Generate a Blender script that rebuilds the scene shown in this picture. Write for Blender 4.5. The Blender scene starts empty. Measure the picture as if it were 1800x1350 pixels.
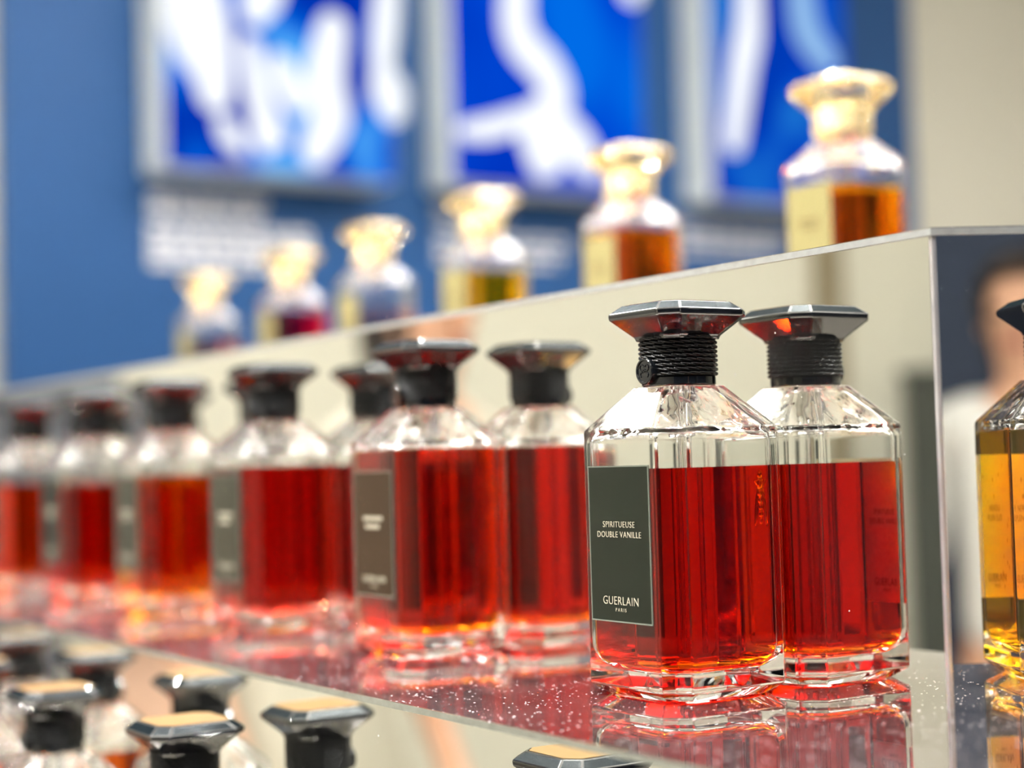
import bpy, bmesh, math, random
from mathutils import Vector, Matrix
random.seed(7)
S = bpy.context.scene
COL = S.collection
PI = math.pi

# ------------------------------------------------------------------ camera
yaw, pitch, roll = 0.99778697, 0.04611546, -0.02798851
d = Vector((-math.sin(yaw)*math.cos(pitch), math.cos(yaw)*math.cos(pitch), math.sin(pitch)))
r = d.cross(Vector((0, 0, 1))).normalized(); u = r.cross(d)
r2 = math.cos(roll)*r + math.sin(roll)*u
u2 = -math.sin(roll)*r + math.cos(roll)*u
cam = bpy.data.cameras.new('camera'); co = bpy.data.objects.new('camera', cam); COL.objects.link(co)
M = Matrix((r2, u2, -d)).transposed().to_4x4(); M.translation = Vector((0.34029192, -0.36284615, 0.07331178))
co.matrix_world = M
cam.sensor_width = 36; cam.lens = 2998.5/1800*36
cam.clip_start = 0.01; cam.clip_end = 50
cam.dof.use_dof = True; cam.dof.focus_distance = 0.525; cam.dof.aperture_fstop = 5.2
S.camera = co

# ------------------------------------------------------------------ world and lights
wd = bpy.data.worlds.new('world'); S.world = wd; wd.use_nodes = True
wd.node_tree.nodes['Background'].inputs[0].default_value = (1.0, 0.97, 0.92, 1)
wd.node_tree.nodes['Background'].inputs[1].default_value = 0.5
S.view_settings.view_transform = 'Standard'; S.view_settings.look = 'None'
S.view_settings.exposure = 0.1; S.view_settings.gamma = 1.0; S.view_settings.use_curve_mapping = False
cy = S.cycles
cy.max_bounces = 26; cy.diffuse_bounces = 3; cy.glossy_bounces = 10; cy.transmission_bounces = 24
cy.transparent_max_bounces = 8; cy.volume_bounces = 0
cy.sample_clamp_indirect = 300.0; cy.sample_clamp_direct = 0.0; cy.blur_glossy = 0.0
cy.use_denoising = True; cy.caustics_reflective = True; cy.caustics_refractive = True
FLOOR, CEIL = -1.2, 1.75

def area(name, loc, size, power, col=(1, 0.96, 0.9), shape='DISK', target=None, size_y=None):
    l = bpy.data.lights.new(name, 'AREA'); l.shape = shape; l.size = size
    if size_y: l.size_y = size_y
    l.energy = power; l.color = col
    o = bpy.data.objects.new(name, l); COL.objects.link(o); o.location = loc
    if target is not None:
        o.rotation_euler = (Vector(target) - Vector(loc)).to_track_quat('-Z', 'Y').to_euler()
    return o
# unseen area lights added at ceiling height to brighten walls and glass
area('added_ceiling_fill', (-1.3, -2.7, 1.70), 1.8, 30, shape='RECTANGLE', size_y=1.6)
area('added_ceiling_fill', (-1.7, 1.7, 1.70), 1.0, 24, shape='RECTANGLE', size_y=1.6)
area('added_ceiling_fill', (-0.6, 3.9, 1.70), 1.4, 30, shape='RECTANGLE', size_y=1.4)
area('added_ceiling_fill', (-2.1, -0.10, 1.70), 0.40, 7, col=(1, 0.98, 0.95), shape='RECTANGLE', size_y=0.22)  # added so the front shoulder facets catch a white reflection
area('added_ceiling_fill', (0.0, 1.35, 1.70), 0.4, 9, col=(1, 0.98, 0.95), shape='RECTANGLE', size_y=0.25)  # added so the side shoulder facets catch a white reflection
area('added_ceiling_fill', (1.0, -1.4, 1.70), 1.0, 12, shape='RECTANGLE', size_y=1.0)
# unseen upward lamps added to brighten the ceiling and whiten the glass
for (x, y, p) in ((-1.0, -0.9, 58), (-1.0, 1.2, 50), (0.9, 0.2, 45)):
    o_ = area('added_ceiling_wash', (x, y, 1.15), 0.5, p, col=(1, 0.98, 0.95)); o_.rotation_euler = (PI, 0, 0)
# small narrow-beam spotlights trained on the display
for (x, y, tx) in ((-0.3, -0.9, -0.2), (0.25, 0.45, -0.3), (-1.0, -0.8, -0.5), (-1.2, 0.65, -0.7), (0.6, -1.0, -0.2),
                   (-0.5, 0.9, -0.5), (-1.8, -0.9, -0.9), (-0.45, -0.35, -0.5), (-2.3, 0.5, -1.0), (-0.7, 1.6, -0.6), (-1.7, 0.1, -0.9), (0.1, 1.9, -0.3)):
    o_ = area('spotlight', (x, y, 1.66), 0.055, 5.0, col=(1, 0.975, 0.94), target=(tx, 0.05, 0.0))
    o_.data.spread = math.radians(70)

# ------------------------------------------------------------------ materials
def mat(name):
    m = bpy.data.materials.new(name); m.use_nodes = True
    nt = m.node_tree; nt.nodes.clear()
    out = nt.nodes.new('ShaderNodeOutputMaterial')
    return m, nt, out
def principled(name, col, rough=0.5, metal=0.0, bump=0.0, bscale=50.0, vary=0.0, spec=0.5, coat=0.0, trans=0.0, ior=1.45, emit=None, es=0.0):
    m, nt, out = mat(name)
    b = nt.nodes.new('ShaderNodeBsdfPrincipled'); nt.links.new(b.outputs[0], out.inputs[0])
    b.inputs['Base Color'].default_value = (*col, 1); b.inputs['Roughness'].default_value = rough
    b.inputs['Metallic'].default_value = metal; b.inputs['Specular IOR Level'].default_value = spec
    b.inputs['Coat Weight'].default_value = coat; b.inputs['Transmission Weight'].default_value = trans
    b.inputs['IOR'].default_value = ior
    if emit:
        b.inputs['Emission Color'].default_value = (*emit, 1); b.inputs['Emission Strength'].default_value = es
    if bump or vary:
        tc = nt.nodes.new('ShaderNodeTexCoord'); n = nt.nodes.new('ShaderNodeTexNoise')
        n.inputs['Scale'].default_value = bscale; n.inputs['Detail'].default_value = 4
        nt.links.new(tc.outputs['Object'], n.inputs['Vector'])
        if bump:
            bp = nt.nodes.new('ShaderNodeBump'); bp.inputs['Strength'].default_value = bump
            bp.inputs['Distance'].default_value = 0.0004
            nt.links.new(n.outputs[0], bp.inputs['Height']); nt.links.new(bp.outputs[0], b.inputs['Normal'])
        if vary:
            mx = nt.nodes.new('ShaderNodeMix'); mx.data_type = 'RGBA'
            mx.inputs[6].default_value = (*[c*(1-vary) for c in col], 1)
            mx.inputs[7].default_value = (*[min(1, c*(1+vary)) for c in col], 1)
            nt.links.new(n.outputs[0], mx.inputs[0]); nt.links.new(mx.outputs[2], b.inputs['Base Color'])
    return m
def glass(name, col=(0.985, 0.99, 0.985), ior=1.5, rough=0.0, absorb=None, dens=0.0):
    m, nt, out = mat(name)
    g = nt.nodes.new('ShaderNodeBsdfGlass'); g.inputs['Color'].default_value = (*col, 1)
    g.inputs['Roughness'].default_value = rough; g.inputs['IOR'].default_value = ior
    nt.links.new(g.outputs[0], out.inputs[0])
    if absorb:
        v = nt.nodes.new('ShaderNodeVolumeAbsorption'); v.inputs['Color'].default_value = (*absorb, 1)
        v.inputs['Density'].default_value = dens
        nt.links.new(v.outputs[0], out.inputs['Volume'])
    return m
def mirror(name, col, haze, speck, rough=0.0, hazecol=(0.8, 0.8, 0.78)):
    """silvered glass with a little dust: a faint haze and loose white specks"""
    m, nt, out = mat(name)
    g = nt.nodes.new('ShaderNodeBsdfPrincipled'); g.inputs['Base Color'].default_value = (*col, 1)
    g.inputs['Metallic'].default_value = 1; g.inputs['Roughness'].default_value = rough
    df = nt.nodes.new('ShaderNodeBsdfDiffuse'); df.inputs[0].default_value = (*hazecol, 1)
    mx = nt.nodes.new('ShaderNodeMixShader')
    tc = nt.nodes.new('ShaderNodeTexCoord')
    vo = nt.nodes.new('ShaderNodeTexVoronoi'); vo.inputs['Scale'].default_value = 800
    n1 = nt.nodes.new('ShaderNodeTexNoise'); n1.inputs['Scale'].default_value = 28; n1.inputs['Detail'].default_value = 3
    nt.links.new(tc.outputs['Object'], vo.inputs['Vector']); nt.links.new(tc.outputs['Object'], n1.inputs['Vector'])
    # speck size varies from cell to cell; most cells hold none
    sep = nt.nodes.new('ShaderNodeSeparateColor'); nt.links.new(vo.outputs['Color'], sep.inputs[0])
    a = nt.nodes.new('ShaderNodeMapRange'); a.inputs[1].default_value = 1-speck; a.inputs[2].default_value = 1.0
    a.inputs[3].default_value = 0.0; a.inputs[4].default_value = 0.30
    nt.links.new(sep.outputs[0], a.inputs[0])
    lt = nt.nodes.new('ShaderNodeMath'); lt.operation = 'LESS_THAN'
    nt.links.new(vo.outputs['Distance'], lt.inputs[0]); nt.links.new(a.outputs[0], lt.inputs[1])
    mr = nt.nodes.new('ShaderNodeMapRange'); mr.inputs[1].default_value = 0.35; mr.inputs[2].default_value = 0.7
    mr.inputs[3].default_value = haze*0.6; mr.inputs[4].default_value = haze*1.4
    nt.links.new(n1.outputs[0], mr.inputs[0])
    mm = nt.nodes.new('ShaderNodeMath'); mm.operation = 'MULTIPLY'; mm.inputs[1].default_value = 0.9
    nt.links.new(lt.outputs[0], mm.inputs[0])
    ad = nt.nodes.new('ShaderNodeMath'); ad.operation = 'ADD'; ad.use_clamp = True
    nt.links.new(mm.outputs[0], ad.inputs[0]); nt.links.new(mr.outputs[0], ad.inputs[1])
    nt.links.new(ad.outputs[0], mx.inputs[0]); nt.links.new(g.outputs[0], mx.inputs[1]); nt.links.new(df.outputs[0], mx.inputs[2])
    nt.links.new(mx.outputs[0], out.inputs[0])
    return m

M_RISER = mirror('riser_mirror', (0.90, 0.91, 0.875), 0.004, 0.004)
M_TREAD = mirror('tread_mirror', (0.56, 0.53, 0.515), 0.020, 0.30, hazecol=(0.72, 0.66, 0.68))
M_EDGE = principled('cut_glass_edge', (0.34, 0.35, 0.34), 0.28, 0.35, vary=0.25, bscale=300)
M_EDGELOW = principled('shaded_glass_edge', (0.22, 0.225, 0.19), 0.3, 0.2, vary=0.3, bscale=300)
M_MITRE = principled('mirror_mitre', (0.62, 0.60, 0.62), 0.22, 0.7, vary=0.4, bscale=60)
M_PLINTH = principled('plinth_paint', (0.72, 0.68, 0.58), 0.5)
M_GLASS = glass('bottle_glass', (0.992, 0.995, 0.992))
def wavy(name, scale, dist):
    m = glass(name, (0.992, 0.995, 0.992)); nt = m.node_tree
    n = nt.nodes.new('ShaderNodeTexNoise'); n.inputs['Scale'].default_value = scale; n.inputs['Detail'].default_value = 1.5
    tc = nt.nodes.new('ShaderNodeTexCoord'); b = nt.nodes.new('ShaderNodeBump'); b.inputs['Strength'].default_value = 1.0; b.inputs['Distance'].default_value = dist
    nt.links.new(tc.outputs['Object'], n.inputs['Vector']); nt.links.new(n.outputs[0], b.inputs['Height'])
    g = [q for q in nt.nodes if q.type == 'BSDF_GLASS'][0]; nt.links.new(b.outputs[0], g.inputs['Normal'])
    return m
M_GLASSIN = wavy('pressed_glass_inside', 95, 0.0017)
M_BLACK = principled('black_gloss', (0.006, 0.007, 0.009), 0.05, spec=0.5, ior=1.6)
M_FLARE = principled('black_crystal', (0.006, 0.006, 0.008), 0.03, spec=0.5, ior=2.3)
def grained(name, col, gloss, rough):
    """matt pigment with a small constant share of gloss broken up by a fine grain"""
    m, nt, out = mat(name)
    a = nt.nodes.new('ShaderNodeBsdfDiffuse'); a.inputs[0].default_value = (*col, 1)
    g = nt.nodes.new('ShaderNodeBsdfAnisotropic'); g.inputs['Roughness'].default_value = rough; g.inputs['Color'].default_value = (0.9, 0.97, 1, 1)
    tc = nt.nodes.new('ShaderNodeTexCoord'); n = nt.nodes.new('ShaderNodeTexNoise'); n.inputs['Scale'].default_value = 2200
    b = nt.nodes.new('ShaderNodeBump'); b.inputs['Strength'].default_value = 0.6; b.inputs['Distance'].default_value = 0.00015
    nt.links.new(tc.outputs['Object'], n.inputs['Vector']); nt.links.new(n.outputs[0], b.inputs['Height']); nt.links.new(b.outputs[0], g.inputs['Normal'])
    x = nt.nodes.new('ShaderNodeMixShader'); x.inputs[0].default_value = gloss
    nt.links.new(a.outputs[0], x.inputs[1]); nt.links.new(g.outputs[0], x.inputs[2]); nt.links.new(x.outputs[0], out.inputs[0])
    return m
M_BEVEL = grained('black_grained', (0.004, 0.0065, 0.008), 0.018, 0.20)
M_ROPE = principled('black_cord', (0.003, 0.0035, 0.004), 0.26, spec=0.35)
M_GOLDTOP = principled('gold_plate', (0.36, 0.21, 0.07), 0.28, 0.8, bump=0.15, bscale=1800)
M_GOLD = principled('gold_collar', (1.0, 0.87, 0.55), 0.22, 0.9)
M_GOLDCAP = glass('gold_tinted_crystal', (1.0, 0.96, 0.86), 1.5, 0.03)
M_GOLDEDGE = principled('gold_rim', (0.98, 0.84, 0.52), 0.14, 1.0)
M_LABEL = principled('black_label', (0.0075, 0.0105, 0.0065), 0.3, spec=0.3)
M_LABELBACK = principled('gilt_label_back', (0.86, 0.74, 0.50), 0.4, 0.3, vary=0.25, bscale=700)
M_LABELEDGE = principled('label_edge', (0.16, 0.18, 0.15), 0.3, 0.3)
M_LABELBROWN = principled('brown_metal_label', (0.050, 0.029, 0.015), 0.22, 0.6)
M_LABELGREY = principled('grey_label', (0.034, 0.036, 0.024), 0.25, 0.4)
M_LABELGOLD = principled('gold_label', (0.27, 0.235, 0.10), 0.35, 0.3)
def translucent(name, col):
    m, nt, out = mat(name)
    a = nt.nodes.new('ShaderNodeBsdfDiffuse'); b = nt.nodes.new('ShaderNodeBsdfTranslucent'); x = nt.nodes.new('ShaderNodeMixShader')
    n = nt.nodes.new('ShaderNodeTexVoronoi'); n.inputs['Scale'].default_value = 420
    mp = nt.nodes.new('ShaderNodeMapping'); mp.inputs['Scale'].default_value = (1, 1, 0.35); tc = nt.nodes.new('ShaderNodeTexCoord')
    cr = nt.nodes.new('ShaderNodeValToRGB'); cr.color_ramp.elements[0].position = 0.10; cr.color_ramp.elements[1].position = 0.16
    cr.color_ramp.elements[0].color = (col[0]*0.35, col[1]*0.25, col[2]*0.2, 1); cr.color_ramp.elements[1].color = (*col, 1)
    nt.links.new(tc.outputs['Object'], mp.inputs[0]); nt.links.new(mp.outputs[0], n.inputs['Vector']); nt.links.new(n.outputs['Distance'], cr.inputs[0])
    for q in (a, b): nt.links.new(cr.outputs[0], q.inputs[0])
    x.inputs[0].default_value = 0.6
    nt.links.new(a.outputs[0], x.inputs[1]); nt.links.new(b.outputs[0], x.inputs[2]); nt.links.new(x.outputs[0], out.inputs[0])
    return m
M_LABELCLEAR = translucent('frosted_label', (0.92, 0.88, 0.72))
M_INK = principled('cream_ink', (0.42, 0.38, 0.29), 0.5)
M_DARKINK = principled('dark_ink', (0.10, 0.05, 0.015), 0.5)

def liquid(name, ab):
    """ab: absorption per metre for r, g, b. Two surfaces: against the glass wall and against the air."""
    dn = max(ab)*1.0001
    c = tuple(1 - a/dn for a in ab)
    return (glass(name + '_wall', (1, 1, 1), 1.36/1.5, 0, c, dn), glass(name + '_top', (1, 1, 1), 1.36, 0, c, dn))

# ------------------------------------------------------------------ mesh helpers
def link(name, me, parent=None):
    o = bpy.data.objects.new(name, me); COL.objects.link(o)
    if parent is not None: o.parent = parent
    return o
def mesh(bm, mats, smooth=None):
    me = bpy.data.meshes.new('m'); bm.normal_update(); bm.to_mesh(me); bm.free()
    for m in (mats if isinstance(mats, (list, tuple)) else [mats]): me.materials.append(m)
    if smooth is not None:
        me.shade_smooth(); me.set_sharp_from_angle(angle=math.radians(smooth))
    return me
def tag(o, label, cat, group=None, kind=None):
    if label: o['label'] = label
    if cat: o['category'] = cat
    if group: o['group'] = group
    if kind: o['kind'] = kind
    return o
def empty(name, loc=(0, 0, 0), rz=0):
    o = bpy.data.objects.new(name, None); COL.objects.link(o); o.location = loc; o.rotation_euler = (0, 0, rz)
    o.empty_display_size = 0.02
    return o
def octo(a, c):
    return [(a-c, -a), (a, -(a-c)), (a, a-c), (a-c, a), (-(a-c), a), (-a, a-c), (-a, -(a-c)), (-(a-c), -a)]
def loft(bm, rings, cap0=True, cap1=True, mi=None):
    """rings: list of lists of 3-D points, bottom to top, counter-clockwise from above"""
    R = [[bm.verts.new(p) for p in ring] for ring in rings]
    n = len(R[0]); fs = []
    for k in range(len(R)-1):
        for i in range(n):
            f = bm.faces.new((R[k][i], R[k][(i+1) % n], R[k+1][(i+1) % n], R[k+1][i]))
            if mi: f.material_index = mi[k]
            fs.append(f)
    if cap0: bm.faces.new(R[0][::-1])
    if cap1:
        f = bm.faces.new(R[-1])
        if mi: f.material_index = mi[-1]
    return fs
def orings(prof):
    return [[(x, y, z) for x, y in octo(a, c)] for z, a, c in prof]
def circ(rad, z, n=32):
    return [(rad*math.cos(2*PI*i/n), rad*math.sin(2*PI*i/n), z) for i in range(n)]
def bevel_edges(bm, off, seg=2, ang=15):
    bm.normal_update()
    es = [e for e in bm.edges if len(e.link_faces) == 2 and e.calc_face_angle(0) > math.radians(ang)]
    bmesh.ops.bevel(bm, geom=es, offset=off, segments=seg, affect='EDGES', profile=0.5, clamp_overlap=True)
def box(bm, lo, hi):
    vs = [bm.verts.new((x, y, z)) for z in (lo[2], hi[2]) for x, y in ((lo[0], lo[1]), (hi[0], lo[1]), (hi[0], hi[1]), (lo[0], hi[1]))]
    for f in ((3, 2, 1, 0), (4, 5, 6, 7), (0, 1, 5, 4), (1, 2, 6, 5), (2, 3, 7, 6), (3, 0, 4, 7)):
        bm.faces.new([vs[i] for i in f])
def prism(bm, poly, z0, z1):
    """poly counter-clockwise from above"""
    a = [bm.verts.new((x, y, z0)) for x, y in poly]; b = [bm.verts.new((x, y, z1)) for x, y in poly]
    n = len(poly); bm.faces.new(a[::-1]); bm.faces.new(b)
    for i in range(n): bm.faces.new((a[i], a[(i+1) % n], b[(i+1) % n], b[i]))
def slabs(name, parts, m, parent, bev=0.0):
    bm = bmesh.new()
    for q in parts: prism(bm, *q)
    if bev: bevel_edges(bm, bev, 2)
    return link(name, mesh(bm, m), parent)
def text_mesh(body, size, m, align='CENTER', ext=0.00004, spacing=1.0):
    cu = bpy.data.curves.new('t', 'FONT'); cu.body = body; cu.size = size; cu.align_x = align; cu.align_y = 'CENTER'
    cu.extrude = ext; cu.space_character = spacing; cu.resolution_u = 3; cu.offset = -0.010*size
    o = bpy.data.objects.new('t', cu); COL.objects.link(o)
    bpy.context.view_layer.update()
    me = bpy.data.meshes.new_from_object(o.evaluated_get(bpy.context.evaluated_depsgraph_get()))
    bpy.data.objects.remove(o); bpy.data.curves.remove(cu)
    me.materials.clear(); me.materials.append(m)
    return me
FRONT = Matrix(((1, 0, 0, 0), (0, 0, -1, 0), (0, 1, 0, 0), (0, 0, 0, 1)))       # text plane turned to face -y
def place_text(me, at, mirrored=False):
    m = Matrix.Translation(at) @ FRONT
    if mirrored: m = Matrix.Translation(at) @ Matrix(((-1, 0, 0, 0), (0, 0, 1, 0), (0, 1, 0, 0), (0, 0, 0, 1)))
    me.transform(m); return me

# ------------------------------------------------------------------ room
def plane_box(name, lo, hi, m, parent=None):
    bm = bmesh.new(); box(bm, lo, hi); return link(name, mesh(bm, m), parent)
M_CREAM = principled('cream_wall_paint', (0.80, 0.78, 0.66), 0.7, vary=0.02, bscale=3)
M_CREAM2 = principled('warm_cream_wall_paint', (0.74, 0.68, 0.52), 0.7, vary=0.02, bscale=3)
M_BLUE = principled('blue_wall_paint', (0.014, 0.088, 0.27), 0.55, vary=0.06, bscale=2)
M_NAVYWALL = principled('dark_navy_wall_paint', (0.020, 0.035, 0.075), 0.6, vary=0.1, bscale=2)
M_GREYW = principled('pale_grey_wall_panel', (0.22, 0.24, 0.27), 0.6)
M_CEIL = principled('ceiling_paint', (0.85, 0.84, 0.80), 0.8)
M_FLOORM = principled('stone_floor', (0.45, 0.42, 0.38), 0.35, vary=0.15, bscale=4)
X0, X1, Y0, Y1 = -3.0, 3.0, -4.2, 5.2
for n, lo, hi, m in (
        ('wall_back', (X0-0.15, Y0, FLOOR), (X0-0.05, Y1, CEIL), M_CREAM),
        ('wall_left', (X0-0.15, Y0-0.1, FLOOR), (X1+0.1, Y0, CEIL), M_CREAM),
        ('wall_right', (X0-0.15, Y1, FLOOR), (X1+0.1, Y1+0.1, CEIL), M_CREAM2),
        ('wall_front', (X1, Y0, FLOOR), (X1+0.1, Y1, CEIL), M_NAVYWALL),
        ('floor', (X0-0.15, Y0-0.1, FLOOR-0.1), (X1+0.1, Y1+0.1, FLOOR), M_FLOORM),
        ('ceiling', (X0-0.15, Y0-0.1, CEIL), (X1+0.1, Y1+0.1, CEIL+0.1), M_CEIL)):
    tag(plane_box(n, lo, hi, m), None, None, kind='structure')
tag(plane_box('wall_grey', (X0-0.05, -0.85, FLOOR), (X0-0.02, 0.30, CEIL), M_GREYW), None, None, kind='structure')
# the blue feature wall standing proud of the cream one
tag(plane_box('wall_blue', (X0-0.05, 0.613, FLOOR), (X0, 3.14, CEIL), M_BLUE), None, None, kind='structure')

# ------------------------------------------------------------------ picture lightboxes on the blue wall
def blob_strip(bm, pts, rad, x, depth=0.002, n=14):
    """rounded stroke of half-width rad through pts (y, z), lying on plane x"""
    P = [Vector((0, a, b)) for a, b in pts]
    # smooth the polyline
    Q = []
    for i in range(len(P)-1):
        p0 = P[max(0, i-1)]; p1 = P[i]; p2 = P[i+1]; p3 = P[min(len(P)-1, i+2)]
        for k in range(8):
            t = k/8
            Q.append(0.5*((2*p1)+(p2-p0)*t+(2*p0-5*p1+4*p2-p3)*t*t+(3*p1-p0-3*p2+p3)*t**3))
    Q.append(P[-1])
    L, R = [], []
    for i, q in enumerate(Q):
        t = (Q[min(i+1, len(Q)-1)] - Q[max(0, i-1)]).normalized(); nn = Vector((0, -t.z, t.y))
        s = i/(len(Q)-1); w = rad*(0.72+0.28*math.sin(PI*s))
        L.append(q+nn*w); R.append(q-nn*w)
    t = (Q[-1]-Q[-2]).normalized(); nn = Vector((0, -t.z, t.y)); w = rad*0.72
    endc = [Q[-1]+(nn*math.cos(a)+t*math.sin(a))*w for a in [PI*k/n for k in range(1, n)]]
    t0 = (Q[1]-Q[0]).normalized(); n0 = Vector((0, -t0.z, t0.y))
    st = [Q[0]+(-n0*math.cos(a)-t0*math.sin(a))*w for a in [PI*k/n for k in range(1, n)]]
    loop = L + endc + R[::-1] + st
    vs = [bm.verts.new((x, p.y, p.z)) for p in loop]
    f = bm.faces.new(vs)
    f.normal_update()
    if f.normal.x < 0: f.normal_flip()
    bmesh.ops.triangulate(bm, faces=[f])
def screen_mat(name, c1, c2, c3, strength, scale=2.2, seed=0.0):
    m, nt, out = mat(name)
    e = nt.nodes.new('ShaderNodeEmission'); tc = nt.nodes.new('ShaderNodeTexCoord')
    mp = nt.nodes.new('ShaderNodeMapping'); mp.inputs['Scale'].default_value = (1, 1.3, 0.8); mp.inputs['Location'].default_value = (seed, seed, 0)
    n = nt.nodes.new('ShaderNodeTexNoise'); n.inputs['Scale'].default_value = scale; n.inputs['Detail'].default_value = 1
    cr = nt.nodes.new('ShaderNodeValToRGB'); cr.color_ramp.elements[0].position = 0.36; cr.color_ramp.elements[1].position = 0.66
    cr.color_ramp.elements[0].color = (*c1, 1); cr.color_ramp.elements[1].color = (*c3, 1)
    el = cr.color_ramp.elements.new(0.52); el.color = (*c2, 1)
    nt.links.new(tc.outputs['Object'], mp.inputs[0]); nt.links.new(mp.outputs[0], n.inputs['Vector'])
    nt.links.new(n.outputs[0], cr.inputs[0]); nt.links.new(cr.outputs[0], e.inputs[0])
    e.inputs[1].default_value = strength; nt.links.new(e.outputs[0], out.inputs[0])
    return m
def emit_mat(name, col, s):
    m, nt, out = mat(name); e = nt.nodes.new('ShaderNodeEmission')
    e.inputs[0].default_value = (*col, 1); e.inputs[1].default_value = s; nt.links.new(e.outputs[0], out.inputs[0]); return m
M_PALE = principled('pale_frame', (0.86, 0.92, 0.90), 0.45)
M_GLOW = emit_mat('lit_white', (0.93, 0.96, 1.0), 1.05)
M_GLOWB = emit_mat('lit_pale_blue', (0.35, 0.62, 1.0), 0.8)
ART = [
 dict(y=(0.901, 1.433), z=(0.685, 1.50), m=screen_mat('blue_picture_bright', (0.0, 0.03, 0.42), (0.0, 0.13, 0.72), (0.10, 0.45, 0.95), 1.0, 5.0, 1.3),
      label='framed lit blue picture crowded with white plumes, left of the three', blobs=[
  ([(0.942, 1.075), (0.972, 0.97), (0.996, 0.902)], 0.050), ([(1.003, 1.074), (1.025, 0.841)], 0.05),
  ([(1.103, 0.951), (1.126, 0.833), (1.164, 0.764)], 0.030), ([(1.158, 1.111), (1.118, 1.026)], 0.045),
  ([(1.297, 1.01), (1.274, 0.896), (1.285, 0.816), (1.249, 0.741)], 0.048), ([(1.436, 1.138), (1.413, 0.934)], 0.033),
  ([(1.42, 0.92), (1.439, 0.846)], 0.045), ([(1.04, 0.783), (1.075, 0.734)], 0.024), ([(1.12, 0.795), (1.135, 0.742)], 0.026), ([(1.205, 0.84), (1.17, 0.92)], 0.034)]),
 dict(y=(1.574, 2.116), z=(0.695, 1.50), m=screen_mat('blue_picture_deep', (0.0, 0.035, 0.50), (0.0, 0.06, 0.62), (0.0, 0.14, 0.75), 1.0, 2.5, 4.1),
      label='framed lit blue picture with a white twisting tassel, middle of the three', blobs=[
  ([(1.787, 1.259), (1.765, 1.109), (1.781, 1.035), (1.842, 0.978), (1.872, 0.913), (1.837, 0.83)], 0.047),
  ([(1.84, 0.863), (1.835, 0.775)], 0.075), ([(1.87, 0.86), (1.96, 0.765)], 0.050), ([(1.80, 0.87), (1.70, 0.83), (1.62, 0.815)], 0.028), ([(2.094, 1.243), (2.098, 1.195)], 0.049)]),
 dict(y=(2.317, 2.783), z=(0.705, 1.50), m=screen_mat('blue_picture_dim', (0.0, 0.03, 0.38), (0.0, 0.05, 0.50), (0.01, 0.16, 0.6), 1.0, 4.0, 7.7),
      label='framed lit blue picture with pale hanging drops, right of the three', blobs=[
  ([(2.47, 1.289), (2.463, 1.142), (2.44, 1.053), (2.40, 0.852)], 0.042), ([(2.64, 1.311), (2.656, 1.164), (2.731, 1.087)], 0.045)]),
]
for i, a in enumerate(ART):
    y0, y1 = a['y']; z0, z1 = a['z']
    t = empty('picture_lightbox', (X0, (y0+y1)/2, z0)); tag(t, a['label'], 'picture', 'lit pictures on the blue wall')
    inv = Matrix.Translation((-X0, -(y0+y1)/2, -z0))
    def fin(name, bm, m):
        bm.transform(inv); return link(name, mesh(bm, m), t)
    DP = 0.12; bm = bmesh.new(); box(bm, (X0, y0, z0), (X0+DP-0.003, y1, z1)); bevel_edges(bm, 0.003); fin('frame', bm, M_PALE)
    bm = bmesh.new(); box(bm, (X0+DP-0.003, y0+0.004, z0+0.004), (X0+DP, y1-0.004, z1-0.004)); fin('picture_panel', bm, a['m'])
    for k, (pts, rad) in enumerate(a['blobs']):
        bm = bmesh.new(); blob_strip(bm, [(q[0]-0.012, q[1]) for q in pts], rad, X0+DP+0.0004+0.0002*k); fin('printed_motif', bm, M_GLOW if (i < 2 or k == 0) else M_GLOWB)
# rows of small white lettering under each picture, too far out of focus to read
M_WHITE = principled('white_vinyl', (0.92, 0.92, 0.95), 0.5)
def text_block(y0, z0, lines, pitch, hgt, label):
    bm = bmesh.new()
    for k, wdt in enumerate(lines):
        yy = y0
        while yy < y0+wdt-0.01:
            ww = min(random.uniform(0.03, 0.07), y0+wdt-yy); zc = z0-k*pitch+ (yy-y0)*0.0
            box(bm, (X0, yy, zc-hgt/2), (X0+0.0015, yy+ww, zc+hgt/2)); yy += ww+0.010
    o = link('wall_lettering', mesh(bm, M_WHITE)); tag(o, label, 'lettering', 'white lettering on the blue wall')
text_block(0.915, 0.640, [0.27, 0.25], 0.026, 0.019, 'short white caption lines just under the left lit picture')
text_block(0.913, 0.580, [0.37, 0.37, 0.36, 0.30], 0.024, 0.017, 'white paragraph of fine lines below the left lit picture')
text_block(1.60, 0.66, [0.20, 0.16], 0.026, 0.012, 'short white caption lines just under the middle lit picture')
text_block(1.60, 0.595, [0.36, 0.36, 0.33], 0.026, 0.013, 'white paragraph of fine lines below the middle lit picture')
text_block(2.31, 0.650, [0.34, 0.34, 0.30], 0.026, 0.013, 'white lines of lettering below the right lit picture')

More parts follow.
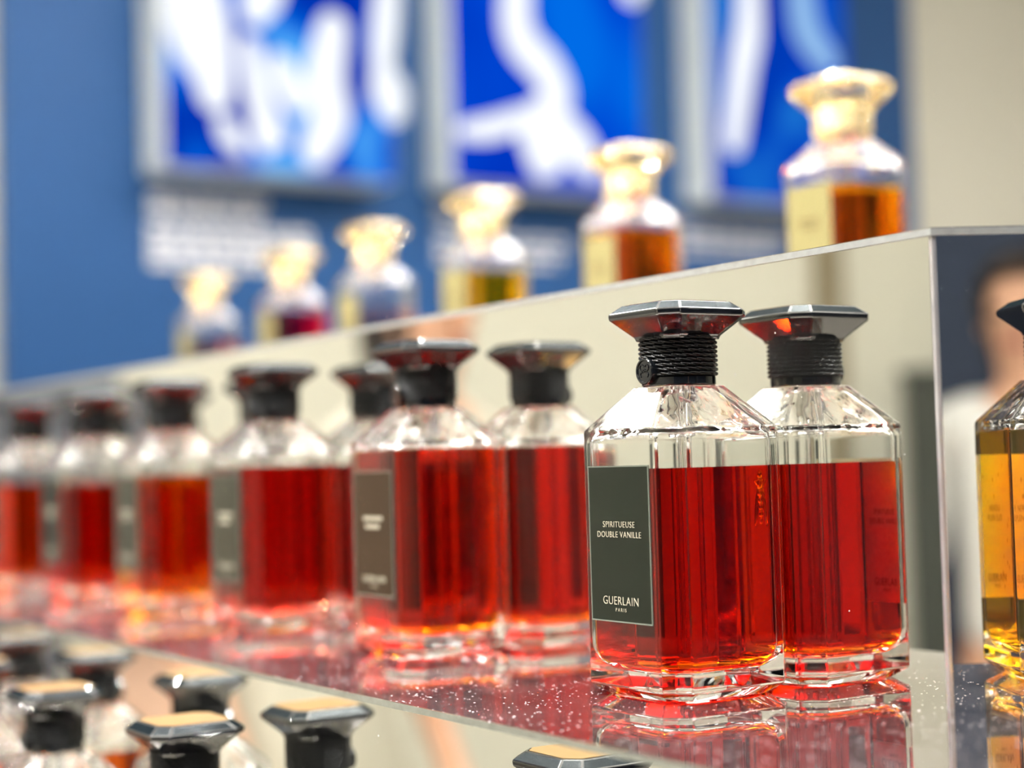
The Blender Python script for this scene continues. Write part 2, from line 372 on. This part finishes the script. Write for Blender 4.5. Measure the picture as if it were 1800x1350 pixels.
# furniture of the shop seen only as reflections in the mirrors
def cabinet(lo, hi, m, label, cat, name):
    c = ((lo[0]+hi[0])/2, (lo[1]+hi[1])/2, lo[2])
    t = empty(name, c); tag(t, label, cat)
    bm = bmesh.new(); box(bm, [lo[k]-c[k] for k in range(3)], [hi[k]-c[k] for k in range(3)]); bevel_edges(bm, 0.006)
    link('body', mesh(bm, m), t)
    bm = bmesh.new(); box(bm, (lo[0]-c[0]-0.01, lo[1]-c[1]-0.01, hi[2]-c[2]), (hi[0]-c[0]+0.015, hi[1]-c[1]+0.01, hi[2]-c[2]+0.03)); bevel_edges(bm, 0.004)
    link('top', mesh(bm, m), t)
    return t
M_GREYCAB = principled('blue_grey_laminate', (0.13, 0.14, 0.17), 0.45)
M_DARKCAB = principled('dark_green_grey_laminate', (0.075, 0.085, 0.075), 0.4)
M_BROWN = principled('brown_strip', (0.30, 0.25, 0.16), 0.5)
cabinet((-3.005, -0.85, FLOOR), (-2.75, -0.05, 0.20), M_GREYCAB, 'low blue-grey cabinet against the cream wall', 'cabinet', 'storage_cabinet')
cabinet((-3.035, -4.0, FLOOR), (-2.5, -3.10, 0.27), M_DARKCAB, 'dark green-grey counter along the cream wall', 'counter', 'shop_counter')
tag(plane_box('trim_1', (X0-0.05, -2.86, FLOOR), (X0+0.0, -2.79, CEIL), M_BROWN), None, None, kind='structure')


# ------------------------------------------------------------------ two people in the shop, caught only in the mirrors
def skinned(name, verts, edges, m, parent, sub=2, root=0):
    me = bpy.data.meshes.new(name); me.from_pydata([v[:3] for v in verts], edges, [])
    o = bpy.data.objects.new(name, me); COL.objects.link(o)
    sk = o.modifiers.new('skin', 'SKIN'); sk.use_smooth_shade = True
    for i, v in enumerate(verts):
        rr = v[3]; rr = rr if isinstance(rr, tuple) else (rr, rr)
        me.skin_vertices[0].data[i].radius = rr; me.skin_vertices[0].data[i].use_root = (i == root)
    sb = o.modifiers.new('sub', 'SUBSURF'); sb.levels = sub; sb.render_levels = sub
    bpy.context.view_layer.update()
    m2 = bpy.data.meshes.new_from_object(o.evaluated_get(bpy.context.evaluated_depsgraph_get()))
    bpy.data.objects.remove(o); bpy.data.meshes.remove(me)
    m2.materials.clear(); m2.materials.append(m); m2.shade_smooth()
    return link(name, m2, parent)
def person(loc, rz, h, skin, hair, top, bottom, label, sleeve=0.5, skirt=False):
    """front of the figure looks along local -y"""
    t = empty('person', loc, rz); tag(t, label, 'person')
    k = h/1.65
    V, Ed = [], []
    def add(x, y, z, rr, to=None):
        V.append((x*k, y*k, z*k, rr*k if not isinstance(rr, tuple) else (rr[0]*k, rr[1]*k)))
        if to is not None: Ed.append((to, len(V)-1))
        return len(V)-1
    pel = add(0, 0, 0.92, (0.145, 0.10)); wa = add(0, 0, 1.06, (0.115, 0.085), pel); ch = add(0, 0, 1.24, (0.135, 0.095), wa)
    sh = add(0, 0.005, 1.36, (0.09, 0.07), ch); nk = add(0, 0, 1.42, 0.045, sh); jaw = add(0, -0.015, 1.49, (0.058, 0.068), nk)
    hd = add(0, -0.005, 1.565, (0.072, 0.088), jaw); add(0, 0.0, 1.62, (0.05, 0.06), hd)
    for s_ in (-1, 1):
        a = add(s_*0.165, 0.005, 1.345, 0.045, sh); e = add(s_*0.215, 0.01, 1.09, 0.036, a)
        wr = add(s_*0.205, -0.10, 0.88, 0.023, e); pm = add(s_*0.20, -0.135, 0.81, (0.034, 0.018), wr)
        for f in range(4):
            fx = s_*0.20+(f-1.5)*0.016
            b = add(fx, -0.150, 0.775+abs(f-1.3)*0.004, 0.0085, pm); c = add(fx, -0.158, 0.745+abs(f-1.3)*0.006, 0.008, b); add(fx, -0.150, 0.722+abs(f-1.3)*0.008, 0.0065, c)
        b = add(s_*0.20-s_*0.036, -0.150, 0.805, 0.0095, pm); add(s_*0.20-s_*0.046, -0.165, 0.775, 0.008, b)
        hp = add(s_*0.085, 0, 0.86, 0.085, pel); kn = add(s_*0.09, -0.005, 0.48, 0.055, hp); an = add(s_*0.09, 0.01, 0.09, 0.036, kn)
        he = add(s_*0.09, 0.0, 0.045, 0.038, an); add(s_*0.095, -0.14, 0.028, (0.036, 0.024), he)
    body = skinned('body', V, Ed, skin, t)
    # clothes a little larger than the body
    def cl(name, vs, es, m): return skinned(name, [(a*k, b*k, c*k, (r_[0]*k, r_[1]*k) if isinstance(r_, tuple) else r_*k) for a, b, c, r_ in vs], es, m, t)
    zs = 1.345-(1.345-0.88)*sleeve*0.55
    cl('top', [(0, 0, 0.93, (0.155, 0.112)), (0, 0, 1.06, (0.13, 0.10)), (0, 0, 1.24, (0.15, 0.11)), (0, 0.005, 1.375, (0.085, 0.065)),
               (0.165, 0.005, 1.35, 0.055), (0.165+0.05*sleeve, 0.01, zs, 0.05), (-0.165, 0.005, 1.35, 0.055), (-0.165-0.05*sleeve, 0.01, zs, 0.05)],
       [(0, 1), (1, 2), (2, 3), (3, 4), (4, 5), (3, 6), (6, 7)], top)
    if skirt:
        bm = bmesh.new()
        def el(a, b, z): return [(a*k*math.cos(2*PI*i/40)*(1+0.03*math.sin(2*PI*i/5)), b*k*math.sin(2*PI*i/40)*(1+0.03*math.sin(2*PI*i/5)), z*k) for i in range(40)]
        loft(bm, [el(0.23, 0.19, 0.42), el(0.195, 0.155, 0.75), el(0.165, 0.12, 0.95), el(0.135, 0.10, 1.04)]); link('skirt', mesh(bm, bottom, 60), t)
    else:
        cl('trousers', [(0, 0, 0.98, (0.14, 0.10)), (0.088, 0, 0.86, 0.095), (0.092, -0.004, 0.48, 0.068), (0.092, 0.008, 0.08, 0.058),
                        (-0.088, 0, 0.86, 0.095), (-0.092, -0.004, 0.48, 0.068), (-0.092, 0.008, 0.08, 0.058)],
           [(0, 1), (1, 2), (2, 3), (0, 4), (4, 5), (5, 6)], bottom)
    # shoes
    for s_ in (-1, 1):
        cl('shoe', [(s_*0.09, 0.02, 0.042, 0.045), (s_*0.095, -0.15, 0.032, (0.044, 0.03))], [(0, 1)], M_SHOE)
    # hair: a cap over crown and back with length to the shoulder
    bm = bmesh.new()
    bmesh.ops.create_uvsphere(bm, u_segments=28, v_segments=18, radius=1)
    for v in list(bm.verts):
        x, y, z = v.co
        if y < -0.35 and z < 0.45: v.co = (x*0.80, max(y, -0.55)*0.75, z)
        else: v.co = (x, y, z*1.02)
    for v in bm.verts:
        x, y, z = v.co; dn = max(0, -z)*max(0, min(1, (y+0.3)*1.4))
        v.co = (x*0.088*k*(1+0.15*dn), (y*0.104+0.006)*k, (1.575+z*0.085-dn*0.14)*k)
    link('hair', mesh(bm, hair, 60), t)
    # face: eyes, brows, nose, lips, ears
    def ell(name, m, parts):
        bm = bmesh.new()
        for (x, y, z, a, b, c) in parts:
            bmesh.ops.create_uvsphere(bm, u_segments=12, v_segments=8, radius=1, matrix=Matrix.Translation((x*k, y*k, z*k)) @ Matrix.Diagonal((a*k, b*k, c*k, 1)))
        link(name, mesh(bm, m, 60), t)
    ell('nose', skin, [(0, -0.088, 1.528, 0.011, 0.014, 0.022)])
    ell('ear', skin, [(-0.072, 0.0, 1.535, 0.010, 0.018, 0.03)]); ell('ear', skin, [(0.072, 0.0, 1.535, 0.010, 0.018, 0.03)])
    for s_ in (-1, 1): ell('eye', M_EYE, [(s_*0.028, -0.078, 1.547, 0.012, 0.006, 0.006)])
    ell('lips', M_LIP, [(0, -0.080, 1.492, 0.022, 0.008, 0.007)])
    return t
M_SKIN = principled('skin', (0.72, 0.40, 0.26), 0.5); M_EYE = principled('eye_dark', (0.03, 0.02, 0.015), 0.2); M_LIP = principled('lip', (0.50, 0.14, 0.12), 0.4)
M_HAIR = principled('dark_brown_hair', (0.035, 0.025, 0.02), 0.45, vary=0.4, bscale=60); M_SHOE = principled('shoe_leather', (0.05, 0.04, 0.035), 0.35)
M_KNIT = principled('cream_cloth', (0.62, 0.58, 0.48), 0.8, vary=0.05, bscale=20); M_DENIM = principled('blue_denim', (0.06, 0.13, 0.30), 0.8, vary=0.15, bscale=40)
M_TAUPE = principled('taupe_cloth', (0.55, 0.52, 0.42), 0.8); M_WHITECL = principled('white_cloth', (0.80, 0.79, 0.76), 0.8)
person((-1.86, -0.90, FLOOR), math.radians(70), 1.60, M_SKIN, M_HAIR, M_KNIT, M_TAUPE, 'dark-haired person in a cream top facing the display, seen in the riser mirror', sleeve=0.4, skirt=True)
person((2.45, -0.42, FLOOR), math.radians(-85), 1.60, M_SKIN, M_HAIR, M_WHITECL, M_DENIM, 'dark-haired person in a white top and blue jeans, seen in the side mirror', sleeve=1.0)
M_PEACH = principled('peach_lacquer', (0.78, 0.50, 0.36), 0.5)
t = empty('peach_stand_in', (-2.50, -0.98, FLOOR)); tag(t, 'added round peach column standing in for a blur reflected in the lower mirror', 'pedestal')  # invented column, added to give the lower mirror its peach blur
bm = bmesh.new(); loft(bm, [circ(0.17, 0.0, 48), circ(0.17, 0.04, 48), circ(0.14, 0.05, 48), circ(0.14, 1.0, 48)]); bevel_edges(bm, 0.004); link('column', mesh(bm, M_PEACH, 40), t)
bm = bmesh.new(); loft(bm, [circ(0.17, 1.0, 48), circ(0.17, 1.04, 48)]); bevel_edges(bm, 0.006); link('top', mesh(bm, M_PEACH, 40), t)

# ------------------------------------------------------------------ the stepped mirror display
H, D = 0.13674, 0.10516        # step height and tread depth
XL = -2.55                     # far left end
LS = 0.75                      # length of the right-hand run
E3 = Vector((0.5, 0.8660254)); N3 = Vector((0.8660254, -0.5))
def off(k):
    """outline of the display's front and right runs pushed outwards by k: left end, corner, right end"""
    cr_ = Vector((k*math.tan(math.radians(30)), -k))
    return Vector((XL, -k)), cr_, Vector(E3)*LS + N3*k
def ring_poly(k0, k1):
    a0, b0, c0 = off(k0); a1, b1, c1 = off(k1)
    return [tuple(v) for v in (a1, b1, c1, c0, b0, a0)]
stand = empty('mirrored_display_stand', (0, 0, FLOOR))
tag(stand, 'stepped mirror-clad display stand with pale glass edges carrying the perfume bottles', 'display stand')
def sl(name, quads, m, bev=0.0):
    o = slabs(name, [(q, z0-FLOOR, z1-FLOOR) for q, z0, z1 in quads], m, stand, bev)
    return o
TH = 0.0022
# core blocks (under the mirrors)
def core(k, z0, z1):
    a, b, c = off(k); back = 0.75
    return [([tuple(a), tuple(b), tuple(c), (c.x, c.y+0.02), (XL, c.y+0.02)], z0, z1)]
sl('plinth', core(2*D, FLOOR, -H-TH), M_PLINTH)
core_up = sl('upper_block', core(-0.0022, -TH*0.5, H-TH), M_PLINTH)
core_mid = sl('middle_block', core(D-0.0022, -H+0.0001, -TH), M_PLINTH)
# riser mirrors: thin sheets standing against the cores
def riser(name, k, z0, z1):
    a0, b0, c0 = off(k-0.002); a1, b1, c1 = off(k)
    o1 = sl(name, [([tuple(a1), (b1.x-0.0012, b1.y), (b0.x-0.0012, b0.y), tuple(a0)], z0, z1)], M_RISER)
    g = N3*0; s1 = b1+E3*0.0012; s0 = b0+E3*0.0012
    o2 = sl('side_mirror', [([tuple(s1), tuple(c1), tuple(c0), tuple(s0)], z0, z1)], M_RISER)
    o3 = sl('corner_mitre', [([(b1.x-0.0012, b1.y+0.0001), (b1.x-0.0002, b1.y-0.00005), tuple(b1+E3*0.0003+N3*0.00005), tuple(s1-N3*0.0001), tuple(s0), (b0.x-0.0012, b0.y)], z0, z1)], M_MITRE)
    return o1
riser('riser_mirror', 0.0, 0.0, H-TH)
riser('riser_mirror', D-0.0004, -H, -TH)
# tread mirrors with ground glass edges
def tread(k0, k1, z, whole=False):
    if whole:
        a, b, c = off(k1); poly = [tuple(a), tuple(b), tuple(c), (c.x, c.y+0.02), (XL, c.y+0.02)]
    else:
        poly = ring_poly(k0, k1)
    t = sl('tread_mirror', [(poly, z-0.0002, z)], M_TREAD)
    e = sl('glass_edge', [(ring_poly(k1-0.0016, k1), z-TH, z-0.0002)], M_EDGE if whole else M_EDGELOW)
    return t
tread(0, 0.0008, H, True)
tread(-0.004, D+0.0006, 0.0)
tread(D-0.004, 2*D, -H)

# ------------------------------------------------------------------ the perfume bottle
HT = 0.1215
def outer_glass_bm():
    bm = bmesh.new()
    prof = [(0.0017, 0.0100, 0.0030), (0.0013, 0.0160, 0.0050), (0.0, 0.0186, 0.0058), (0.0, 0.0200, 0.0062), (0.0034, 0.0248, 0.0068), (0.0822, 0.0248, 0.0068), (0.0955, 0.0120, 0.0042)]
    loft(bm, orings(prof), True, True)
    bevel_edges(bm, 0.0010, 3, 22)
    return bm
def cavity_bm():
    bm = bmesh.new()
    prof = [(0.0076, 0.0120, 0.0036), (0.0084, 0.0170, 0.0050), (0.0108, 0.0210, 0.0062), (0.0145, 0.0224, 0.0066), (0.0800, 0.0224, 0.0066), (0.0930, 0.0092, 0.0032), (0.0952, 0.0070, 0.0026)]
    loft(bm, orings(prof), True, True)
    bevel_edges(bm, 0.0016, 3, 12)
    return bm
def split(level):
    lo = cavity_bm()
    r_ = bmesh.ops.bisect_plane(lo, geom=lo.verts[:]+lo.edges[:]+lo.faces[:], plane_co=(0, 0, level), plane_no=(0, 0, 1), clear_outer=True)
    es = [e for e in lo.edges if len(e.link_faces) == 1]
    top = bmesh.ops.holes_fill(lo, edges=es)['faces']
    for f in top: f.material_index = 1
    bmesh.ops.recalc_face_normals(lo, faces=lo.faces)
    for f in lo.faces:
        f.material_index = 1 if (f.normal.z > 0.9 and abs(f.calc_center_median().z-level) < 1e-5) else 0
    hi = cavity_bm()
    bmesh.ops.bisect_plane(hi, geom=hi.verts[:]+hi.edges[:]+hi.faces[:], plane_co=(0, 0, level), plane_no=(0, 0, 1), clear_inner=True)
    bmesh.ops.reverse_faces(hi, faces=hi.faces)
    for f in hi.faces: f.material_index = 1 if f.calc_center_median().z > 0.0795 else 0
    return lo, hi
def smooth_obj(o, ang=25):
    me = o.data; me.shade_smooth(); me.set_sharp_from_angle(angle=math.radians(ang))
    w = o.modifiers.new('wn', 'WEIGHTED_NORMAL'); w.keep_sharp = True; w.weight = 80
_glass_cache = {}
def bottle_meshes(level):
    if level in _glass_cache: return _glass_cache[level]
    lo, hi = split(level)
    out = outer_glass_bm()
    tmp = bpy.data.meshes.new('tmp'); hi.to_mesh(tmp); hi.free(); out.from_mesh(tmp); bpy.data.meshes.remove(tmp)
    g = bpy.data.meshes.new('glass'); out.to_mesh(g); out.free(); g.materials.append(M_GLASS); g.materials.append(M_GLASSIN)
    l = bpy.data.meshes.new('liquid'); lo.to_mesh(l); lo.free()
    _glass_cache[level] = (g, l)
    return g, l
def rope_mesh(m):
    """wound cord: nine turns of two-ply rope as one displaced sleeve"""
    bm = bmesh.new(); N = 288; rows = 9; sub = 8; z0, z1 = 0.0985, 0.1112
    V = []
    for j in range(rows*sub+1):
        row = []
        t = j/sub; k = min(rows-1, int(t)); v = (t-k)*2-1
        b = math.sqrt(max(0, 1-v*v))
        for i in range(N):
            th = 2*PI*i/N
            ph = th*11 + v*1.7 + k*1.3
            st = abs(math.sin(ph))**0.6
            rr = 0.01150 + 0.00105*b*(0.38+0.62*st)
            row.append(bm.verts.new((rr*math.cos(th), rr*math.sin(th), z0+(z1-z0)*j/(rows*sub))))
        V.append(row)
    for j in range(rows*sub):
        for i in range(N):
            bm.faces.new((V[j][i], V[j][(i+1) % N], V[j+1][(i+1) % N], V[j+1][i]))
    bm.faces.new(V[0][::-1]); bm.faces.new(V[-1])
    return mesh(bm, m, 60)
def ring_mesh(m):
    bm = bmesh.new()
    loft(bm, [circ(0.0112, 0.0956, 64), circ(0.0117, 0.0960, 64), circ(0.0117, 0.0982, 64), circ(0.0112, 0.0986, 64)])
    return mesh(bm, m, 40)
def cap_mesh(m_flare, m_rim, m_bev):
    bm = bmesh.new()
    prof = [(0.1100, 0.0108, 0.0034), (0.1112, 0.0112, 0.0036), (0.1171, 0.0176, 0.0052), (0.1188, 0.0177, 0.0052), (0.1215, 0.0141, 0.0042)]
    loft(bm, orings(prof), True, True, mi=[0, 0, 1, 2, 2])
    bevel_edges(bm, 0.00045, 3, 12)
    return mesh(bm, [m_flare, m_rim, m_bev])
def top_plate_mesh(m):
    bm = bmesh.new(); loft(bm, orings([(0.1213, 0.0134, 0.0040), (0.12165, 0.0134, 0.0040)])); return mesh(bm, m)
def seal_mesh(m):
    bm = bmesh.new()
    def c2(rad, y, n=40, z=0.1003): return [(rad*math.cos(2*PI*i/n), y, z+rad*math.sin(2*PI*i/n)) for i in range(n)]
    loft(bm, [c2(0.0042, -0.0112), c2(0.0042, -0.0136), c2(0.0039, -0.0139), c2(0.0034, -0.0139), c2(0.0032, -0.0135)])
    def ring(cx, cz, R, rt, a0=0, a1=2*PI, n=22):
        pr = []
        for i in range(n+1):
            a = a0+(a1-a0)*i/n; c = Vector((cx+R*math.cos(a), -0.0136, cz+R*math.sin(a)))
            dr = Vector((math.cos(a), 0, math.sin(a)))
            pr.append([bm.verts.new(c+dr*rt*math.cos(b)+Vector((0, -1, 0))*rt*math.sin(b)) for b in [2*PI*k/6 for k in range(6)]])
        for i in range(n):
            for k in range(6): bm.faces.new((pr[i][k], pr[i][(k+1) % 6], pr[i+1][(k+1) % 6], pr[i+1][k]))
    # the raised monogram: two facing curls over two short hooks
    ring(-0.00125, 0.1014, 0.00095, 0.00022, 0.2, 5.6); ring(0.00125, 0.1014, 0.00095, 0.00022, -2.5, 2.9)
    ring(0, 0.1005, 0.0004, 0.00018)
    ring(-0.0012, 0.0992, 0.0008, 0.0002, 1.0, 4.2); ring(0.0012, 0.0992, 0.0008, 0.0002, -1.1, 2.1)
    bmesh.ops.recalc_face_normals(bm, faces=bm.faces)
    return mesh(bm, m, 35)
def tube_mesh():
    bm = bmesh.new()
    loft(bm, [circ(0.0011, 0.012, 16), circ(0.0011, 0.0955, 16)])
    loft(bm, [circ(0.0036, 0.084, 24), circ(0.0042, 0.0855, 24), circ(0.0042, 0.0945, 24)])
    return mesh(bm, M_TUBE, 30)
M_TUBE = principled('clear_plastic', (0.95, 0.95, 0.95), 0.05, trans=0.92, ior=1.42)
def bee_mesh():
    """moulded bee on the back face: head, thorax, ringed abdomen and two folded wings"""
    bm = bmesh.new()
    def ell(cx, cz, rx, rz, ry, tilt=0):
        m = Matrix.Translation((cx, 0.0248, cz)) @ Matrix.Rotation(tilt, 4, 'Y') @ Matrix.Diagonal((rx, ry, rz, 1))
        bmesh.ops.create_uvsphere(bm, u_segments=14, v_segments=10, radius=1, matrix=m)
    ell(0, 0.0670, 0.0014, 0.0015, 0.0010); ell(0, 0.0642, 0.0019, 0.0021, 0.0013)
    for k in range(5): ell(0, 0.0612-0.0022*k, 0.0019-0.00022*k, 0.00115, 0.0012-0.0001*k)
    ell(-0.0030, 0.0570, 0.0012, 0.0066, 0.0007, 0.22); ell(0.0030, 0.0570, 0.0012, 0.0066, 0.0007, -0.22)
    ell(-0.0028, 0.0645, 0.0018, 0.0006, 0.0005, 0.6); ell(0.0028, 0.0645, 0.0018, 0.0006, 0.0005, -0.6)
    return mesh(bm, M_GLASS, 60)
def label_mesh(m, m_edge, y=-0.0248, z0=0.0232, z1=0.0712, hw=0.0156, back=None):
    bm = bmesh.new()
    box(bm, (-hw, y-0.0004, z0), (hw, y+0.0001, z1))
    me0 = bmesh.new(); me0.free()
    for f in bm.faces: f.material_index = 1
    # inset face: the printed field with a fine bright edge around it
    bm.normal_update()
    ff = [f for f in bm.faces if f.normal.y < -0.9]
    r_ = bmesh.ops.inset_region(bm, faces=ff, thickness=0.0006, depth=-0.00005)
    for f in ff: f.material_index = 0
    bk = [f for f in bm.faces if f.normal.y > 0.9]
    for f in bk: f.material_index = 2
    return mesh(bm, [m, m_edge, back or M_LABELBACK])

ROPE_B, RING_B, SEAL_B = rope_mesh(M_ROPE), ring_mesh(M_BLACK), seal_mesh(M_BLACK)
CAP_B, TOP_B = cap_mesh(M_FLARE, M_BLACK, M_BEVEL), top_plate_mesh(M_GOLDTOP)
ROPE_G, RING_G, SEAL_G = [m.copy() for m in (ROPE_B, RING_B, SEAL_B)]
for m in (ROPE_G, RING_G, SEAL_G): m.materials[0] = M_GOLD
CAP_G, TOP_G = cap_mesh(M_GOLDCAP, M_GOLDCAP, M_GOLDCAP), None
for m in (ROPE_G, RING_G, SEAL_G): m.transform(Matrix.Diagonal((1.2, 1.2, 1, 1)))
CAP_G.transform(Matrix.Translation((0, 0, 0.1112)) @ Matrix.Diagonal((1.22, 1.22, 1.5, 1)) @ Matrix.Translation((0, 0, -0.1112)))
GOLD_PLUG = mesh((lambda b: (loft(b, [circ(0.0075, 0.1105, 24), circ(0.0075, 0.1200, 24), circ(0.005, 0.1215, 24)]), b)[1])(bmesh.new()), M_GOLD, 40)
TUBE, BEE = tube_mesh(), bee_mesh()

def lettering(kind, ink):
    """list of (name, mesh) for the label face"""
    y = -0.02528; out = []
    def T(s, size, z, sp=1.0): return place_text(text_mesh(s, size, ink, spacing=sp), (0, y, z))
    if kind == 'hero':
        out += [T('SPIRITUEUSE', 0.00268, 0.0531, 1.12), T('DOUBLE VANILLE', 0.00268, 0.0500, 1.09)]
    elif kind == 'neroli':
        out += [T('NEROLI', 0.0030, 0.0531, 1.05), T('PLEIN SUD', 0.0030, 0.0498, 1.03)]
    else:
        bm = bmesh.new()
        for zc, hw in ((0.0531, 0.0075), (0.0500, 0.0058)):
            x = -hw
            while x < hw-0.0004:
                w = random.choice((0.0009, 0.0013)); box(bm, (x, y-0.00003, zc-0.0008), (x+w, y+0.00003, zc+0.0008)); x += w+0.0005
        out.append(mesh(bm, ink))
    out += [T('GUERLAIN', 0.0037, 0.0297, 1.08), T('PARIS', 0.0016, 0.0270, 1.5)]
    return out
def join_meshes(ms, m):
    bm = bmesh.new()
    for q in ms: bm.from_mesh(q); bpy.data.meshes.remove(q)
    return mesh(bm, m)
INK_CACHE = {}
def make_bottle(label, group, loc, rz, level, liq, style='black', lab='black', text='plain', parts=True):
    t = empty('perfume_bottle', (loc[0], loc[1], loc[2]+0.0003), rz)
    tag(t, label, 'perfume bottle', group)
    g, l = bottle_meshes(level)
    gl = link('glass_body', g, t); smooth_obj(gl)
    lm = l.copy(); lm.materials.clear(); lm.materials.append(liq[0]); lm.materials.append(liq[1])
    lo = link('liquid', lm, t); smooth_obj(lo)
    gold = style == 'gold'
    cp = link('cap', CAP_G if gold else CAP_B, t)
    link('cap_core' if gold else 'cap_plate', GOLD_PLUG if gold else TOP_B, cp)
    rp = link('rope_collar', ROPE_G if gold else ROPE_B, t)
    link('seal', SEAL_G if gold else SEAL_B, rp)
    link('neck_ring', RING_G if gold else RING_B, t)
    link('dip_tube', TUBE, t)
    link('bee_relief', BEE, t)
    if lab:
        mm = {'black': M_LABEL, 'brown': M_LABELBROWN, 'grey': M_LABELGREY, 'gold': M_LABELGOLD, 'clear': M_LABELCLEAR}[lab]
        lb = link('label', label_mesh(mm, {'gold': M_LABELGOLD, 'clear': M_LABELCLEAR}.get(lab, M_LABELEDGE), back=M_LABELCLEAR if lab == 'clear' else M_LABELBACK), t)
        ink = M_DARKINK if lab in ('gold', 'clear') else M_INK
        key = (text, lab in ('gold', 'clear'))
        if key not in INK_CACHE: INK_CACHE[key] = join_meshes(lettering(text, ink), ink)
        link('lettering', INK_CACHE[key], lb)
        # the print shows through on the inner side of the label
        bkey = (text, 'back')
        if bkey not in INK_CACHE:
            bk = INK_CACHE[key].copy(); bk.transform(Matrix.Translation((0, 0.0006, 0))); bk.materials.clear(); bk.materials.append(M_DARKINK)
            INK_CACHE[bkey] = bk
        link('lettering', INK_CACHE[bkey], lb)
    return t

# middle tread: black-capped bottles, spiced reds and ambers
GM = 'black-capped bottles along the middle tread'
L_HERO = liquid('amber_red_liquid', (13, 115, 700))
L_RED = liquid('bright_red_liquid', (8, 95, 600))
L_CHERRY = liquid('cherry_liquid', (16, 125, 170))
L_ORANGE = liquid('orange_liquid', (4, 46, 380))
L_ROSE = liquid('rose_red_liquid', (13, 115, 170))
L_RED2 = liquid('orange_red_liquid', (6, 80, 420))
L_YELLOW = liquid('yellow_liquid', (1, 16, 240))
L_PINK = liquid('pale_peach_liquid', (3, 18, 20))
L_MAGENTA = liquid('magenta_liquid', (5, 150, 70))
L_PALE = liquid('almost_clear_liquid', (1.5, 2, 3))
L_LORANGE = liquid('light_orange_liquid', (2, 34, 110))
L_BURNT = liquid('burnt_orange_liquid', (4, 44, 360))
BY = -0.0268
make_bottle('black-capped bottle of amber-red perfume with black label, nearest in sharp focus', GM, (-0.0834, BY, 0), 0, 0.0701, L_HERO, text='hero')
make_bottle('black-capped bottle of red perfume with brown label, second nearest on the middle tread', GM, (-0.2431, BY, 0), 0, 0.0795, L_RED, lab='brown')
make_bottle('black-capped bottle of cherry red perfume with grey label, between red and orange bottles', GM, (-0.3855, BY, 0), 0, 0.0745, L_CHERRY, lab='grey')
make_bottle('black-capped bottle of orange perfume, third from the left on the middle tread', GM, (-0.5150, -0.0262, 0), 0, 0.0715, L_ORANGE, lab='grey')
make_bottle('black-capped bottle of rose red perfume, second from the left on the middle tread', GM, (-0.6380, -0.0268, 0), 0, 0.0665, L_ROSE)
make_bottle('black-capped bottle of orange-red perfume at the far left end of the middle tread', GM, (-0.7600, -0.0268, 0), 0, 0.0685, L_RED2)
# round the corner, only its image in the side mirror falls inside the frame
pY = E3*0.0630 + N3*0.0690
make_bottle('bottle of golden yellow perfume mirrored in the right side panel', None, (pY.x, pY.y, 0), math.radians(60), 0.0790, L_YELLOW, lab='clear', text='neroli')

# upper tread: gold-capped bottles
GU = 'gold-capped bottles along the top tread'
for x, y, lev, liq, lb in (
        (-0.2924, 0.2506, 0.0700, L_BURNT, 'gold-capped bottle of burnt orange perfume, largest on the top tread'),
        (-0.4926, 0.2650, 0.0752, L_BURNT, 'gold-capped bottle of orange perfume, second from the right on the top tread'),
        (-0.6740, 0.2710, 0.0700, L_YELLOW, 'gold-capped bottle of yellow perfume on the top tread'),
        (-0.8442, 0.2757, 0.0600, L_PINK, 'gold-capped bottle of pale peach perfume on the top tread'),
        (-1.0092, 0.2820, 0.0728, L_MAGENTA, 'gold-capped bottle of magenta perfume on the top tread'),
        (-1.2043, 0.2850, 0.0590, L_RED2, 'gold-capped bottle of orange-red perfume, leftmost and smallest on the top tread')):
    make_bottle(lb, GU, (x, y, H), 0, lev, liq, style='gold', lab='gold')

# lower tread: black caps with gold top plates
GL = 'gold-topped black caps on the lower tread'
for x, y, lev, liq, lb in (
        (-0.0920, -0.1475, 0.0700, L_PALE, 'bottle under the tread edge whose cap shows only in the lower mirror'),
        (-0.2410, -0.1310, 0.0600, L_PALE, 'lower-tread bottle with gold plate on black cap, nearest at the bottom edge'),
        (-0.3690, -0.1370, 0.0600, L_PALE, 'lower-tread bottle with clear glass shoulders and gold-plated black cap at bottom left'),
        (-0.5000, -0.1345, 0.0740, L_LORANGE, 'light orange lower-tread bottle cut by the left frame edge'),
        (-0.6250, -0.1350, 0.0740, L_LORANGE, 'lower-tread bottle beyond the left frame edge, seen in the lower mirror')):
    make_bottle(lb, GL, (x, y, -H), 0, lev, liq)
